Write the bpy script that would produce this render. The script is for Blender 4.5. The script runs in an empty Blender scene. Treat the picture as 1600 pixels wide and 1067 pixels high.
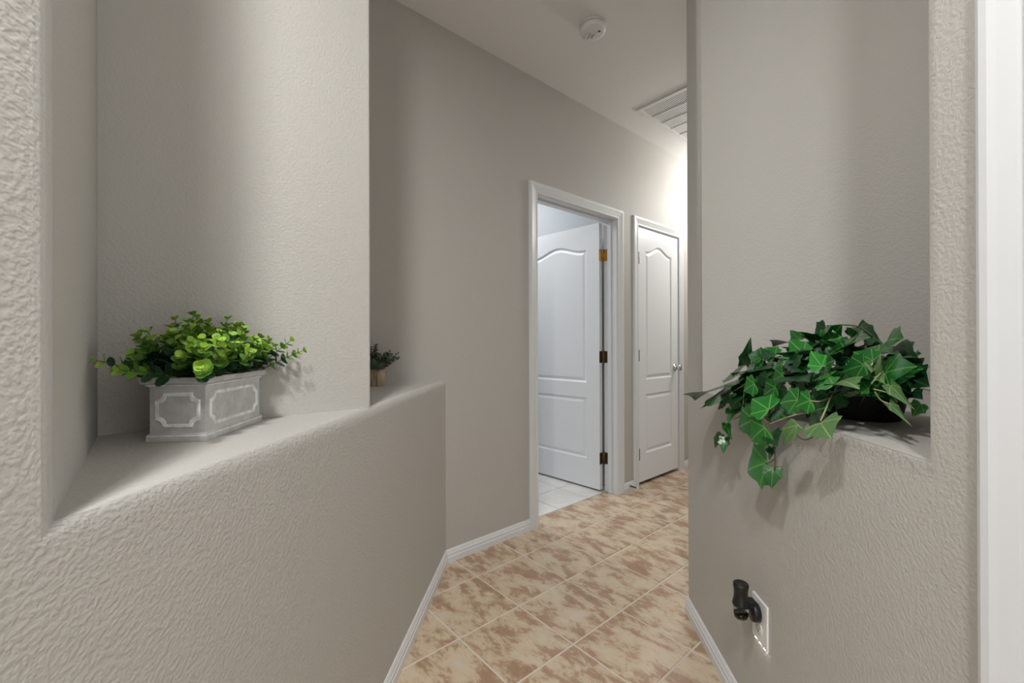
import bpy, bmesh, math, random
from mathutils import Vector, Matrix
random.seed(7)
SC = bpy.context.scene
COL = SC.collection
R2 = math.sqrt(2.0)

# ------------------------------------------------------------------ camera
H = 1.1288
FPX, CXP, CYP = 664.66, 800.0, 533.57
YAW, PITCH, ROLL = math.radians(40.698), math.radians(.0894), math.radians(-.1686)
CF = Vector((math.sin(YAW)*math.cos(PITCH), math.cos(YAW)*math.cos(PITCH), math.sin(PITCH)))
R0 = Vector((math.cos(YAW), -math.sin(YAW), 0)); U0 = R0.cross(CF)
CR = R0*math.cos(ROLL)+U0*math.sin(ROLL); CU = -R0*math.sin(ROLL)+U0*math.cos(ROLL)
EYE = Vector((0, 0, H))
cd = bpy.data.cameras.new('camera'); cam = bpy.data.objects.new('camera', cd); COL.objects.link(cam)
cd.sensor_width = 36; cd.sensor_fit = 'HORIZONTAL'; cd.lens = FPX/1600*36; cd.clip_start = .02
cam.matrix_world = Matrix(((CR.x, CU.x, -CF.x, 0), (CR.y, CU.y, -CF.y, 0), (CR.z, CU.z, -CF.z, H), (0, 0, 0, 1)))
SC.camera = cam

# ------------------------------------------------------------------ light
w = bpy.data.worlds.new('world'); SC.world = w; w.use_nodes = True
w.node_tree.nodes['Background'].inputs[0].default_value = (.75, .87, 1, 1)
w.node_tree.nodes['Background'].inputs[1].default_value = .6
SC.view_settings.view_transform = 'Standard'; SC.view_settings.look = 'None'
SC.view_settings.gamma = 1; SC.view_settings.use_curve_mapping = False
SC.view_settings.exposure = 0.22

def light(name, kind, loc, power, col=(1, 1, 1), size=.2, sizey=None, target=None):
    l = bpy.data.lights.new(name, kind); l.energy = power; l.color = col
    if kind == 'AREA':
        l.shape = 'RECTANGLE' if sizey else 'DISK'; l.size = size
        if sizey: l.size_y = sizey
    else:
        l.shadow_soft_size = size
    o = bpy.data.objects.new(name, l); COL.objects.link(o); o.location = loc
    if target is not None:
        o.rotation_euler = (Vector(target)-Vector(loc)).to_track_quat('-Z', 'Y').to_euler()
    return o
# flash bounce off the passage ceiling with an added rear fill, hall ceiling lamp, added tiled-room fill, daylight at the room's window
light('ceiling_bounce_light', 'AREA', (-.25, .25, 2.735), 21, (1, .992, .985), .13, None, (-.25, .25, 0))  # stands for a flash bounced off the ceiling, not a fitted lamp
light('rear_fill_light', 'AREA', (-.64, -.50, 2.735), 30, (1, .992, .985), .20, None, (-.64, -.50, 0))  # unseen fill, added to soften shadows and darken the right niche's near side
light('hall_lamp', 'POINT', (4.10, 1.372, 2.45), 38, (1, .985, .96), .09)
light('tiled_room_fill', 'AREA', (1.9, 3.1, 2.70), 24, (.95, .98, 1), .9, .9, (1.9, 3.1, 0))  # unseen area light added to brighten the enclosed tiled room
light('window_daylight', 'AREA', (-4.35, -2.6, 1.5), 46, (.95, .98, 1), 2.2, 1.6, (0, -.6, 1.3))

# ------------------------------------------------------------------ pixel helpers (1600 x 1067 frame)
def ray(x, y): return CF+CR*((x-CXP)/FPX)-CU*((y-CYP)/FPX)
def on45(x, y, c): d = ray(x, y); return EYE+d*(c/(d.y-d.x))
def onz(x, y, z): d = ray(x, y); return EYE+d*((z-H)/d.z)

# ------------------------------------------------------------------ materials
def s2l(c): return tuple((v/12.92 if v <= .04045 else ((v+.055)/1.055)**2.4) for v in [x/255 for x in c])+(1,)
def mat(name, rgb, rough=.6, metal=0, **kw):
    m = bpy.data.materials.new(name); m.use_nodes = True
    b = m.node_tree.nodes['Principled BSDF']
    b.inputs['Base Color'].default_value = s2l(rgb); b.inputs['Roughness'].default_value = rough
    b.inputs['Metallic'].default_value = metal
    for k, v in kw.items(): b.inputs[k].default_value = v
    return m
def nd(m, t, **kw):
    n = m.node_tree.nodes.new(t)
    for k, v in kw.items():
        if k in n.inputs: n.inputs[k].default_value = v
        else: setattr(n, k, v)
    return n
def ln(m, a, b): m.node_tree.links.new(a, b)
def bsdf(m): return m.node_tree.nodes['Principled BSDF']
def bump(m, scale, strength, dist, detail=2, vec=None, extra=None):
    tc = nd(m, 'ShaderNodeTexCoord'); n = nd(m, 'ShaderNodeTexNoise', Scale=scale, Detail=detail, Roughness=.5)
    ln(m, tc.outputs['Object'], n.inputs['Vector'])
    r = nd(m, 'ShaderNodeValToRGB'); r.color_ramp.interpolation = 'EASE'; r.color_ramp.elements[0].position = .30; r.color_ramp.elements[1].position = .72
    ln(m, n.outputs[0], r.inputs[0])
    b = nd(m, 'ShaderNodeBump', Strength=strength, Distance=dist); ln(m, r.outputs[0], b.inputs['Height'])
    ln(m, b.outputs[0], bsdf(m).inputs['Normal'])
    return m
M = {}
M['wall'] = bump(mat('wall_paint', (184, 181, 175), .62), 155, .26, .0020, 1)
M['ceiling'] = bump(mat('ceiling_paint', (228, 227, 225), .85), 80, .10, .002)
M['white'] = bump(mat('white_trim_paint', (218, 220, 222), .32), 160, .02, .0005)
M['door'] = bump(mat('white_door_paint', (226, 228, 231), .36), 160, .03, .0005)
M['grout'] = bump(mat('tile_grout', (206, 195, 180), .85), 300, .3, .001)
M['grout_grey'] = bump(mat('grey_grout', (120, 118, 116), .9), 300, .3, .001)
M['brass'] = bump(mat('aged_brass', (176, 140, 70), .32, 1), 200, .1, .0004)
M['bronze'] = bump(mat('dark_aged_brass', (112, 92, 66), .4, 1), 200, .15, .0004)
M['chrome'] = mat('satin_chrome', (205, 205, 208), .16, 1)
M['plastic'] = bump(mat('white_plastic', (222, 222, 220), .4), 200, .03, .0003)
M['plastic_warm'] = bump(mat('cream_plastic', (212, 210, 205), .45), 200, .03, .0003)
M['shade_gap'] = mat('gap_shade_dark', (46, 45, 44), .9)
M['black'] = bump(mat('black_plastic', (17, 17, 18), .42), 250, .05, .0003)
M['rubber'] = mat('grey_rubber', (70, 72, 76), .6)
M['rubber_light'] = mat('grey_plastic', (140, 140, 138), .6)
M['glass'] = mat('clear_bottle_glass', (235, 235, 230), .05, 0, **{'Transmission Weight': 1.0, 'IOR': 1.08})
M['oil'] = mat('dark_oil', (30, 27, 24), .2)
M['soil'] = bump(mat('dark_soil_foam', (24, 26, 20), .95), 150, .6, .004)
M['basket'] = bump(mat('black_pot_glaze', (16, 15, 14), .6), 150, .3, .002)
M['led'] = mat('led_strip', (255, 255, 255), .5); bsdf(M['led']).inputs['Emission Color'].default_value = (1, .98, .94, 1); bsdf(M['led']).inputs['Emission Strength'].default_value = 22

def tile_material(name, ramp, scale, stretch, rough):
    m = mat(name, (200, 180, 155), rough)
    tc = nd(m, 'ShaderNodeTexCoord'); oi = nd(m, 'ShaderNodeObjectInfo')
    mu = nd(m, 'ShaderNodeMath', operation='MULTIPLY'); mu.inputs[1].default_value = 37.0
    ln(m, oi.outputs['Random'], mu.inputs[0])
    cx = nd(m, 'ShaderNodeCombineXYZ'); ln(m, mu.outputs[0], cx.inputs[0]); ln(m, mu.outputs[0], cx.inputs[1]); ln(m, mu.outputs[0], cx.inputs[2])
    mp = nd(m, 'ShaderNodeMapping'); mp.inputs['Scale'].default_value = stretch; mp.inputs['Rotation'].default_value = (0, 0, .75)
    ln(m, tc.outputs['Object'], mp.inputs['Vector']); ln(m, cx.outputs[0], mp.inputs['Location'])
    n = nd(m, 'ShaderNodeTexNoise', Scale=scale, Detail=10, Roughness=.76, Distortion=.6); ln(m, mp.outputs[0], n.inputs['Vector'])
    n2 = nd(m, 'ShaderNodeTexNoise', Scale=scale*.42, Detail=3, Roughness=.5, Distortion=.5); ln(m, mp.outputs[0], n2.inputs['Vector'])
    mx = nd(m, 'ShaderNodeMath', operation='ADD'); ln(m, n.outputs[0], mx.inputs[0])
    m3 = nd(m, 'ShaderNodeMath', operation='MULTIPLY'); m3.inputs[1].default_value = .9; ln(m, n2.outputs[0], m3.inputs[0]); ln(m, m3.outputs[0], mx.inputs[1])
    dv = nd(m, 'ShaderNodeMath', operation='DIVIDE'); dv.inputs[1].default_value = 1.9; ln(m, mx.outputs[0], dv.inputs[0])
    r = nd(m, 'ShaderNodeValToRGB'); cr = r.color_ramp
    while len(cr.elements) < len(ramp): cr.elements.new(.5)
    for e, (p, c) in zip(cr.elements, ramp): e.position = p; e.color = s2l(c)
    ln(m, dv.outputs[0], r.inputs[0]); ln(m, r.outputs[0], bsdf(m).inputs['Base Color'])
    b = nd(m, 'ShaderNodeBump', Strength=.12, Distance=.001); ln(m, n.outputs[0], b.inputs['Height']); ln(m, b.outputs[0], bsdf(m).inputs['Normal'])
    return m
M['tile'] = tile_material('mottled_beige_tile', [(.36, (152, 122, 99)), (.455, (166, 137, 112)), (.492, (190, 169, 144)), (.56, (201, 183, 158)), (.66, (197, 190, 177))], 21, (1.5, .8, 1), .27)
M['tile_white'] = tile_material('white_tile', [(.3, (205, 202, 196)), (.45, (217, 214, 209)), (.5, (223, 221, 217)), (.6, (226, 224, 220)), (.7, (219, 218, 216))], 7, (1, 1.6, 1), .3)

def concrete():
    m = mat('grey_concrete', (150, 148, 144), .8)
    tc = nd(m, 'ShaderNodeTexCoord'); n = nd(m, 'ShaderNodeTexNoise', Scale=34, Detail=5, Roughness=.6); ln(m, tc.outputs['Object'], n.inputs['Vector'])
    r = nd(m, 'ShaderNodeValToRGB'); r.color_ramp.elements[0].position = .35; r.color_ramp.elements[0].color = s2l((178, 177, 175))
    r.color_ramp.elements[1].position = .72; r.color_ramp.elements[1].color = s2l((204, 204, 203))
    ln(m, n.outputs[0], r.inputs[0]); ln(m, r.outputs[0], bsdf(m).inputs['Base Color'])
    b = nd(m, 'ShaderNodeBump', Strength=.25, Distance=.001); ln(m, n.outputs[0], b.inputs['Height']); ln(m, b.outputs[0], bsdf(m).inputs['Normal'])
    return m
M['concrete'] = concrete()
def whitewash():
    m = mat('whitewash', (205, 205, 206), .8)
    tc = nd(m, 'ShaderNodeTexCoord'); n = nd(m, 'ShaderNodeTexNoise', Scale=60, Detail=4); ln(m, tc.outputs['Object'], n.inputs['Vector'])
    r = nd(m, 'ShaderNodeValToRGB'); r.color_ramp.elements[0].position = .38; r.color_ramp.elements[0].color = s2l((214, 214, 214))
    r.color_ramp.elements[1].position = .58; r.color_ramp.elements[1].color = s2l((246, 247, 248))
    ln(m, n.outputs[0], r.inputs[0]); ln(m, r.outputs[0], bsdf(m).inputs['Base Color'])
    return m
M['whitewash'] = whitewash()
def cork():
    m = mat('tan_fibre_pot', (170, 152, 126), .85)
    tc = nd(m, 'ShaderNodeTexCoord'); wv = nd(m, 'ShaderNodeTexNoise', Scale=40, Detail=5, Distortion=.6); mp = nd(m, 'ShaderNodeMapping'); mp.inputs['Scale'].default_value = (1.5, 1.5, .35)
    ln(m, tc.outputs['Object'], mp.inputs[0]); ln(m, mp.outputs[0], wv.inputs['Vector'])
    r = nd(m, 'ShaderNodeValToRGB'); r.color_ramp.elements[0].position = .35; r.color_ramp.elements[0].color = s2l((132, 114, 90))
    r.color_ramp.elements[1].position = .6; r.color_ramp.elements[1].color = s2l((182, 166, 141))
    ln(m, wv.outputs[0], r.inputs[0]); ln(m, r.outputs[0], bsdf(m).inputs['Base Color']); return m
M['cork'] = cork()
def leaf_material(name, base, vein, rough=.38, spots=.25, veins=True):
    m = mat(name, base, rough)
    uv = nd(m, 'ShaderNodeUVMap'); sp = nd(m, 'ShaderNodeSeparateXYZ'); ln(m, uv.outputs[0], sp.inputs[0])
    ab = nd(m, 'ShaderNodeMath', operation='ABSOLUTE'); ln(m, sp.outputs[0], ab.inputs[0])
    n = nd(m, 'ShaderNodeTexNoise', Scale=4.5, Detail=3); ln(m, uv.outputs[0], n.inputs['Vector'])
    oi = nd(m, 'ShaderNodeObjectInfo')
    hs = nd(m, 'ShaderNodeHueSaturation'); hs.inputs['Color'].default_value = s2l(base)
    a = nd(m, 'ShaderNodeMapRange'); a.inputs['From Min'].default_value = 0; a.inputs['From Max'].default_value = 1; a.inputs['To Min'].default_value = .72; a.inputs['To Max'].default_value = 1.25
    ln(m, oi.outputs['Random'], a.inputs['Value'])
    a2 = nd(m, 'ShaderNodeMath', operation='MULTIPLY_ADD'); ln(m, n.outputs[0], a2.inputs[0]); a2.inputs[1].default_value = spots*2; a2.inputs[2].default_value = 1-spots
    a3 = nd(m, 'ShaderNodeMath', operation='MULTIPLY'); ln(m, a.outputs[0], a3.inputs[0]); ln(m, a2.outputs[0], a3.inputs[1]); ln(m, a3.outputs[0], hs.inputs['Value'])
    out = hs.outputs[0]
    if veins:
        prev = None
        for ang in (0, 48, 100):
            c, s = math.cos(math.radians(ang)), math.sin(math.radians(ang))
            d1 = nd(m, 'ShaderNodeMath', operation='MULTIPLY'); ln(m, ab.outputs[0], d1.inputs[0]); d1.inputs[1].default_value = c
            d2 = nd(m, 'ShaderNodeMath', operation='MULTIPLY_ADD'); ln(m, sp.outputs[1], d2.inputs[0]); d2.inputs[1].default_value = -s; ln(m, d1.outputs[0], d2.inputs[2])
            d3 = nd(m, 'ShaderNodeMath', operation='ABSOLUTE'); ln(m, d2.outputs[0], d3.inputs[0])
            if prev:
                mn = nd(m, 'ShaderNodeMath', operation='MINIMUM'); ln(m, prev, mn.inputs[0]); ln(m, d3.outputs[0], mn.inputs[1]); prev = mn.outputs[0]
            else: prev = d3.outputs[0]
        mr = nd(m, 'ShaderNodeMapRange'); mr.inputs['From Min'].default_value = .002; mr.inputs['From Max'].default_value = .026; mr.inputs['To Min'].default_value = .42; mr.inputs['To Max'].default_value = 0
        ln(m, prev, mr.inputs['Value'])
        mx = nd(m, 'ShaderNodeMix', data_type='RGBA'); ln(m, mr.outputs[0], mx.inputs[0]); ln(m, out, mx.inputs[6]); mx.inputs[7].default_value = s2l(vein); out = mx.outputs[2]
    ln(m, out, bsdf(m).inputs['Base Color'])
    b = nd(m, 'ShaderNodeBump', Strength=.35, Distance=.002); ln(m, n.outputs[0], b.inputs['Height']); ln(m, b.outputs[0], bsdf(m).inputs['Normal'])
    return m
M['ivy'] = leaf_material('ivy_leaf_green', (22, 82, 28), (120, 170, 84), .22)
M['ivy_bright'] = leaf_material('ivy_leaf_bright', (36, 110, 40), (150, 196, 110), .22)
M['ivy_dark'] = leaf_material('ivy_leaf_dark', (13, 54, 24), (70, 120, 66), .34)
M['ivy_pale'] = leaf_material('ivy_leaf_underside', (74, 108, 62), (176, 190, 130), .5)
M['stem'] = mat('vine_stem', (74, 78, 48), .6)
M['stem_pale'] = mat('pale_vine_stem', (138, 140, 104), .6)
M['lf_tip'] = leaf_material('young_leaf_lime', (146, 184, 62), (196, 216, 110), .5, .15, False)
M['lf_mid'] = leaf_material('round_leaf_green', (98, 146, 50), (196, 216, 110), .5, .15, False)
M['lf_dark'] = leaf_material('old_leaf_dark', (36, 72, 42), (120, 150, 90), .5, .15, False)
M['lf_grey'] = leaf_material('small_grey_green_leaf', (92, 108, 82), (120, 150, 90), .6, .2, False)
M['sprig'] = mat('sprig_stem', (70, 92, 44), .6)

# ------------------------------------------------------------------ mesh helpers
MW = {}
class MB:
    def __init__(s): s.v = []; s.f = []; s.uv = None
    def add(s, vs, fs):
        o = len(s.v); s.v += [Vector(v) for v in vs]; s.f += [tuple(i+o for i in f) for f in fs]; return s
    def box(s, a, b, fr=None):
        x0, y0, z0 = a; x1, y1, z1 = b
        vs = [Vector(p) for p in ((x0,y0,z0),(x1,y0,z0),(x1,y1,z0),(x0,y1,z0),(x0,y0,z1),(x1,y0,z1),(x1,y1,z1),(x0,y1,z1))]
        if fr: vs = [fr @ v for v in vs]
        return s.add(vs, [(0,3,2,1),(4,5,6,7),(0,1,5,4),(1,2,6,5),(2,3,7,6),(3,0,4,7)])
    def prism(s, poly, z0, z1, fr=None):
        n = len(poly); vs = [Vector((x, y, z0)) for x, y in poly]+[Vector((x, y, z1)) for x, y in poly]
        if fr: vs = [fr @ v for v in vs]
        return s.add(vs, [tuple(range(n))[::-1], tuple(range(n, 2*n))]+[(i, (i+1) % n, n+(i+1) % n, n+i) for i in range(n)])
    def lathe(s, prof, n=24, fr=None, cap=True):
        vs = []; fs = []
        for r, z in prof:
            for k in range(n):
                a = 2*math.pi*k/n; v = Vector((r*math.cos(a), r*math.sin(a), z)); vs.append(fr @ v if fr else v)
        for i in range(len(prof)-1):
            for k in range(n): fs.append((i*n+k, i*n+(k+1) % n, (i+1)*n+(k+1) % n, (i+1)*n+k))
        if cap: fs.append(tuple(range(n))[::-1]); fs.append(tuple(range((len(prof)-1)*n, len(prof)*n)))
        return s.add(vs, fs)
    def tube(s, pts, r, n=6, r1=None):
        pts = [Vector(p) for p in pts]; m = len(pts); vs = []; fs = []
        up = Vector((0, 0, 1))
        for i, p in enumerate(pts):
            t = (pts[min(i+1, m-1)]-pts[max(i-1, 0)])
            t = t.normalized() if t.length > 1e-9 else Vector((0, 0, 1))
            a = t.cross(up if abs(t.z) < .95 else Vector((1, 0, 0))).normalized(); b = t.cross(a)
            rr = r if r1 is None else r+(r1-r)*i/(m-1)
            for k in range(n):
                g = 2*math.pi*k/n; vs.append(p+a*(rr*math.cos(g))+b*(rr*math.sin(g)))
        for i in range(m-1):
            for k in range(n): fs.append((i*n+k, i*n+(k+1) % n, (i+1)*n+(k+1) % n, (i+1)*n+k))
        fs.append(tuple(range(n))[::-1]); fs.append(tuple(range((m-1)*n, m*n)))
        return s.add(vs, fs)
    def mesh(s, name, material, smooth=False, inv=None):
        me = bpy.data.meshes.new(name)
        me.from_pydata([tuple(inv @ v) if inv else tuple(v) for v in s.v], [], s.f); me.update()
        bm = bmesh.new(); bm.from_mesh(me); bmesh.ops.recalc_face_normals(bm, faces=bm.faces); bm.to_mesh(me); bm.free()
        if material: me.materials.append(material)
        if smooth: me.polygons.foreach_set('use_smooth', [True]*len(me.polygons))
        return me
def tag(o, label=None, cat=None, group=None, kind=None):
    if label: o['label'] = label
    if cat: o['category'] = cat
    if group: o['group'] = group
    if kind: o['kind'] = kind
    return o
def empty(name, loc, rz=0):
    o = bpy.data.objects.new(name, None); COL.objects.link(o); o.location = loc; o.rotation_euler = (0, 0, rz); o.empty_display_size = .05
    MW[o.name] = Matrix.Translation(Vector(loc)) @ Matrix.Rotation(rz, 4, 'Z'); return o
def link(me, name, parent=None, M4=None):
    o = bpy.data.objects.new(name, me); COL.objects.link(o)
    Mw = M4 if M4 is not None else Matrix.Identity(4)
    if parent is not None:
        o.parent = parent; o.matrix_basis = MW[parent.name].inverted() @ Mw
    else: o.matrix_basis = Mw
    MW[o.name] = Mw
    return o
def build(name, mb, material, parent=None, smooth=False, bevel=0, seg=2, angle=35, base=None):
    """mb holds world coordinates; the object's origin goes to base (or the parent's place)."""
    Mw = Matrix.Translation(Vector(base)) if base is not None else (MW[parent.name] if parent is not None else Matrix.Identity(4))
    me = mb.mesh(name, material, smooth, Mw.inverted())
    o = link(me, name, parent, Mw)
    if bevel:
        b = o.modifiers.new('bevel', 'BEVEL'); b.width = bevel; b.segments = seg; b.limit_method = 'ANGLE'; b.angle_limit = math.radians(angle)
        me.polygons.foreach_set('use_smooth', [True]*len(me.polygons))
        if not smooth: wn = o.modifiers.new('wn', 'WEIGHTED_NORMAL'); wn.keep_sharp = False
    return o
def struct(name, mb, material, label, cat, **kw):
    o = build(name, mb, material, **kw); return tag(o, label, cat, kind='structure')

# ------------------------------------------------------------------ plan (metres): X along the hall, Y towards the hall's door wall
ZC = 2.743; ZL = .938                         # ceiling, ledge
YA = 1.8744; TW = .115                        # hall wall face and thickness
YH = .871                                     # other hall wall
CL, CRR = .712, -.845                         # diagonal wall faces: Y - X = const
BASEH = .066

def wall_solid(name, faces, verts, bev, label):
    me = bpy.data.meshes.new(name)
    keys = list(verts); me.from_pydata([verts[k] for k in keys], [], [tuple(keys.index(k) for k in f) for f in faces])
    bm = bmesh.new(); bm.from_mesh(me); bmesh.ops.recalc_face_normals(bm, faces=bm.faces)
    lay = bm.edges.layers.float.get('bevel_weight_edge') or bm.edges.layers.float.new('bevel_weight_edge')
    bm.verts.ensure_lookup_table()
    for e in bm.edges: e.smooth = False
    for a, b, wgt in bev:
        e = bm.edges.get((bm.verts[keys.index(a)], bm.verts[keys.index(b)]))
        if e: e[lay] = wgt; e.smooth = True
    bm.to_mesh(me); bm.free(); me.materials.append(M['wall'])
    me.polygons.foreach_set('use_smooth', [True]*len(me.polygons))
    o = link(me, name)
    b = o.modifiers.new('bevel', 'BEVEL'); b.width = .028; b.segments = 6; b.limit_method = 'WEIGHT'; b.use_clamp_overlap = False; b.harden_normals = True
    return tag(o, label, 'wall', kind='structure')

def V3(p, z): return (p[0], p[1], z)
def both(d, k, p, z0, z1): d[k+'b'] = V3(p, z0); d[k+'t'] = V3(p, z1)
# --- left diagonal half wall with a three-cornered niche, a post and an open ledge behind the post
vs = {}
S0 = (-1.05, -1.05+CL); N1 = (-.076, -.076+CL); G1 = (-.076, YA+.03); C1 = (YA+.03-CL, YA+.03)
Q1 = (-1.05, YA+.03)
both(vs, 'S', S0, 0, ZC); both(vs, 'Q', Q1, 0, ZC); vs['Cb'] = V3(C1, 0); vs['Cl'] = V3(C1, ZL)
for k, p in (('N', N1), ('G', G1)): vs[k+'l'] = V3(p, ZL); vs[k+'t'] = V3(p, ZC)
fc = [('Sb', 'Cb', 'Cl', 'Nl', 'Nt', 'St'), ('Nl', 'Cl', 'Gl'), ('Nl', 'Gl', 'Gt', 'Nt'),
      ('St', 'Nt', 'Gt', 'Qt'), ('Sb', 'Qb', 'Cb'), ('Sb', 'St', 'Qt', 'Qb'), ('Qb', 'Qt', 'Gt', 'Gl', 'Cl', 'Cb')]
wall_solid('wall_left', fc, vs, [('Nl', 'Cl', 1), ('Nl', 'Nt', .9), ('Sb', 'St', .9)], 'greige textured diagonal wall with long ledge, left of the passage')
vs = {}
YN = 1.225; EX = .5035
for k, p in (('A', (-.09, YN)), ('B', (EX, YN)), ('C', (EX, YA+.03)), ('D', (-.09, YA+.03))): both(vs, k, p, ZL-.03, ZC)
wall_solid('wall_post', [('Ab', 'Bb', 'Cb', 'Db'), ('At', 'Bt', 'Ct', 'Dt'), ('Ab', 'Bb', 'Bt', 'At'), ('Bb', 'Cb', 'Ct', 'Bt'), ('Cb', 'Db', 'Dt', 'Ct'), ('Db', 'Ab', 'At', 'Dt')], vs,
           [('Bb', 'Bt', .28)], 'greige textured wall block standing on the left ledge behind the planter')
# --- right diagonal wall with its niche; turns into the hall
vs = {}
S1 = (-.06, -.06+CRR); DR0 = (.05, .05+CRR); DR1 = (.858, .858+CRR)     # a door sits in the wall beside the camera
N2 = (.924, .924+CRR); D2 = (1.6286, N2[1]); E2 = (1.6286, 1.6286+CRR); K2 = (YH-CRR, YH); Z2 = (6.4, YH); Q2 = (6.4, -.9); Q3 = (1.0, -.9)
DRB = (DR1[0]+.09, DR1[1]-.09)
both(vs, 'S', DR1, 0, ZC); both(vs, 'K', K2, 0, ZC); both(vs, 'Z', Z2, 0, ZC); both(vs, 'Q', Q2, 0, ZC); both(vs, 'P', Q3, 0, ZC); both(vs, 'B', DRB, 0, ZC)
for k, p in (('N', N2), ('D', D2), ('E', E2)): vs[k+'l'] = V3(p, ZL); vs[k+'t'] = V3(p, ZC)
fc = [('Sb', 'Kb', 'Kt', 'Et', 'El', 'Nl', 'Nt', 'St'), ('Nl', 'El', 'Dl'), ('Nl', 'Dl', 'Dt', 'Nt'), ('Dl', 'El', 'Et', 'Dt'), ('Kb', 'Zb', 'Zt', 'Kt'),
      ('Zb', 'Qb', 'Qt', 'Zt'), ('Qb', 'Pb', 'Pt', 'Qt'), ('Pb', 'Bb', 'Bt', 'Pt'), ('Bb', 'Sb', 'St', 'Bt'),
      ('St', 'Nt', 'Dt', 'Et', 'Kt', 'Zt', 'Qt', 'Pt', 'Bt'), ('Sb', 'Bb', 'Pb', 'Qb', 'Zb', 'Kb')]
wall_solid('wall_right', fc, vs, [('Nl', 'El', 1), ('Nl', 'Nt', .55), ('Kb', 'Kt', .35), ('El', 'Et', .3)], 'greige textured diagonal wall with ivy niche, right of the passage')

# --- hall wall with two door openings
D1X0, D1X1, D2X0, D2X1, DZ = 1.806, 2.648, 2.898, 3.548, 2.052
mb = MB()
mb.prism([(C1[0]-.75, YA), (D1X0, YA), (D1X0, YA+TW), (C1[0]-.75, YA+TW)], 0, ZC)
mb.box((D1X0, YA, DZ), (D1X1, YA+TW, ZC)); mb.box((D1X1, YA, 0), (D2X0, YA+TW, ZC))
mb.box((D2X0, YA, DZ), (D2X1, YA+TW, ZC)); mb.box((D2X1, YA, 0), (6.4, YA+TW, ZC))
struct('wall_back', mb, M['wall'], 'taupe hall wall holding the two white doors', 'wall')
mb = MB(); mb.box((6.4, YH-.2, 0), (6.5, YA+TW, ZC))
struct('wall_end', mb, M['wall'], 'wall closing the far end of the hall behind the right wall', 'wall')
# --- tiled room behind the open door, closet behind the closed one
mb = MB()
mb.box((2.735, YA+TW, 0), (2.80, 4.3, ZC)); mb.box((.6, 4.3, 0), (2.80, 4.38, ZC)); mb.box((.52, YA+TW, 0), (.6, 4.38, ZC))
struct('wall_tiled_room', mb, bump(mat('pale_grey_paint', (178, 182, 186), .7), 95, .25, .002), 'pale grey wall of the white-tiled room beyond the open door', 'wall')
mb = MB(); mb.box((2.80, 2.7, 0), (3.70, 2.76, ZC)); mb.box((3.66, YA+TW, 0), (3.72, 2.76, ZC))
struct('wall_closet', mb, M['wall'], 'closet wall hidden behind the closed narrow door', 'wall')
# --- room behind the camera (window wall, side walls)
mb = MB(); mb.box((-4.5, S0[1], 0), (S0[0], S0[1]+.1, ZC)); mb.box((-4.6, -4.6, 0), (-4.5, -3.7, ZC)); mb.box((-4.6, -1.5, 0), (-4.5, S0[1]+.1, ZC))
mb.box((-4.6, -3.7, 0), (-4.5, -1.5, .7)); mb.box((-4.6, -3.7, 2.3), (-4.5, -1.5, ZC))
mb.box((-4.5, -4.6, 0), (S1[0]+.1, -4.5, ZC)); mb.box((S1[0], -4.5, 0), (S1[0]+.1, S1[1]-.1, ZC))
struct('wall_room', mb, M['wall'], 'greige walls of the room behind the camera', 'wall')
# right diagonal wall: short end past the foreground door, and the piece above that door
mb = MB(); dn = .09
mb.prism([S1, DR0, (DR0[0]+dn, DR0[1]-dn), (S1[0]+dn, S1[1]-dn)], 0, ZC)
mb.prism([DR0, DR1, (DR1[0]+dn, DR1[1]-dn), (DR0[0]+dn, DR0[1]-dn)], 2.1, ZC)
struct('wall_near', mb, M['wall'], 'greige wall above and past the foreground door', 'wall')

# --- ceiling
mb = MB(); mb.box((-4.6, -4.6, ZC), (6.5, 4.4, ZC+.08))
struct('ceiling', mb, M['ceiling'], 'plain off-white ceiling over passage and hall', 'ceiling')

# --- floors: grout bed and tiles
mb = MB(); mb.box((-4.6, -4.6, -.06), (6.5, 1.9764, -.0025))
floor = struct('floor', mb, M['grout'], 'mottled beige ceramic tile floor with pale grout lines', 'floor')
mb = MB(); mb.box((.5, 1.9770, -.06), (3.72, 4.4, -.0025))
floor2 = struct('floor.001', mb, M['grout_grey'], 'white ceramic tile floor with grey grout beyond the open door', 'floor')
def tile_mesh(name, a, b, m):
    t = MB(); t.v = []; h = .0015
    t.add([(-a/2, -b/2, -.006), (a/2, -b/2, -.006), (a/2, b/2, -.006), (-a/2, b/2, -.006),
           (-a/2, -b/2, -h), (a/2, -b/2, -h), (a/2, b/2, -h), (-a/2, b/2, -h),
           (-a/2+h, -b/2+h, 0), (a/2-h, -b/2+h, 0), (a/2-h, b/2-h, 0), (-a/2+h, b/2-h, 0)],
          [(0,3,2,1), (0,1,5,4), (1,2,6,5), (2,3,7,6), (3,0,4,7), (4,5,9,8), (5,6,10,9), (6,7,11,10), (7,4,8,11), (8,9,10,11)])
    return t.mesh(name, m)
PT, GR = .3052, .0085
TU, TV = 1.2103, 1.0608
tm = tile_mesh('tile', PT-GR, PT-GR, M['tile'])
def in_walk(x, y):
    d = y-x; r = .30
    if y > YA+.2 or d > CL+r: return False
    if d < CRR-r and y < YH-.15: return False
    if x > 5.0 or x+y < -1.1: return False
    return True
for i in range(-12, 14):
    for j in range(-12, 4):
        x, y = TU+(i+.5)*PT, TV+(j+.5)*PT
        if not in_walk(x, y) or y > 1.9764: continue
        if y < YH-.15 and x > 1.95: continue
        t = link(tm, 'tile', floor, Matrix.Translation((x, y, 0)) @ Matrix.Rotation(0, 4, 'Z'))
WX, WY, WP = 2.42, 2.262, .305
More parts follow.
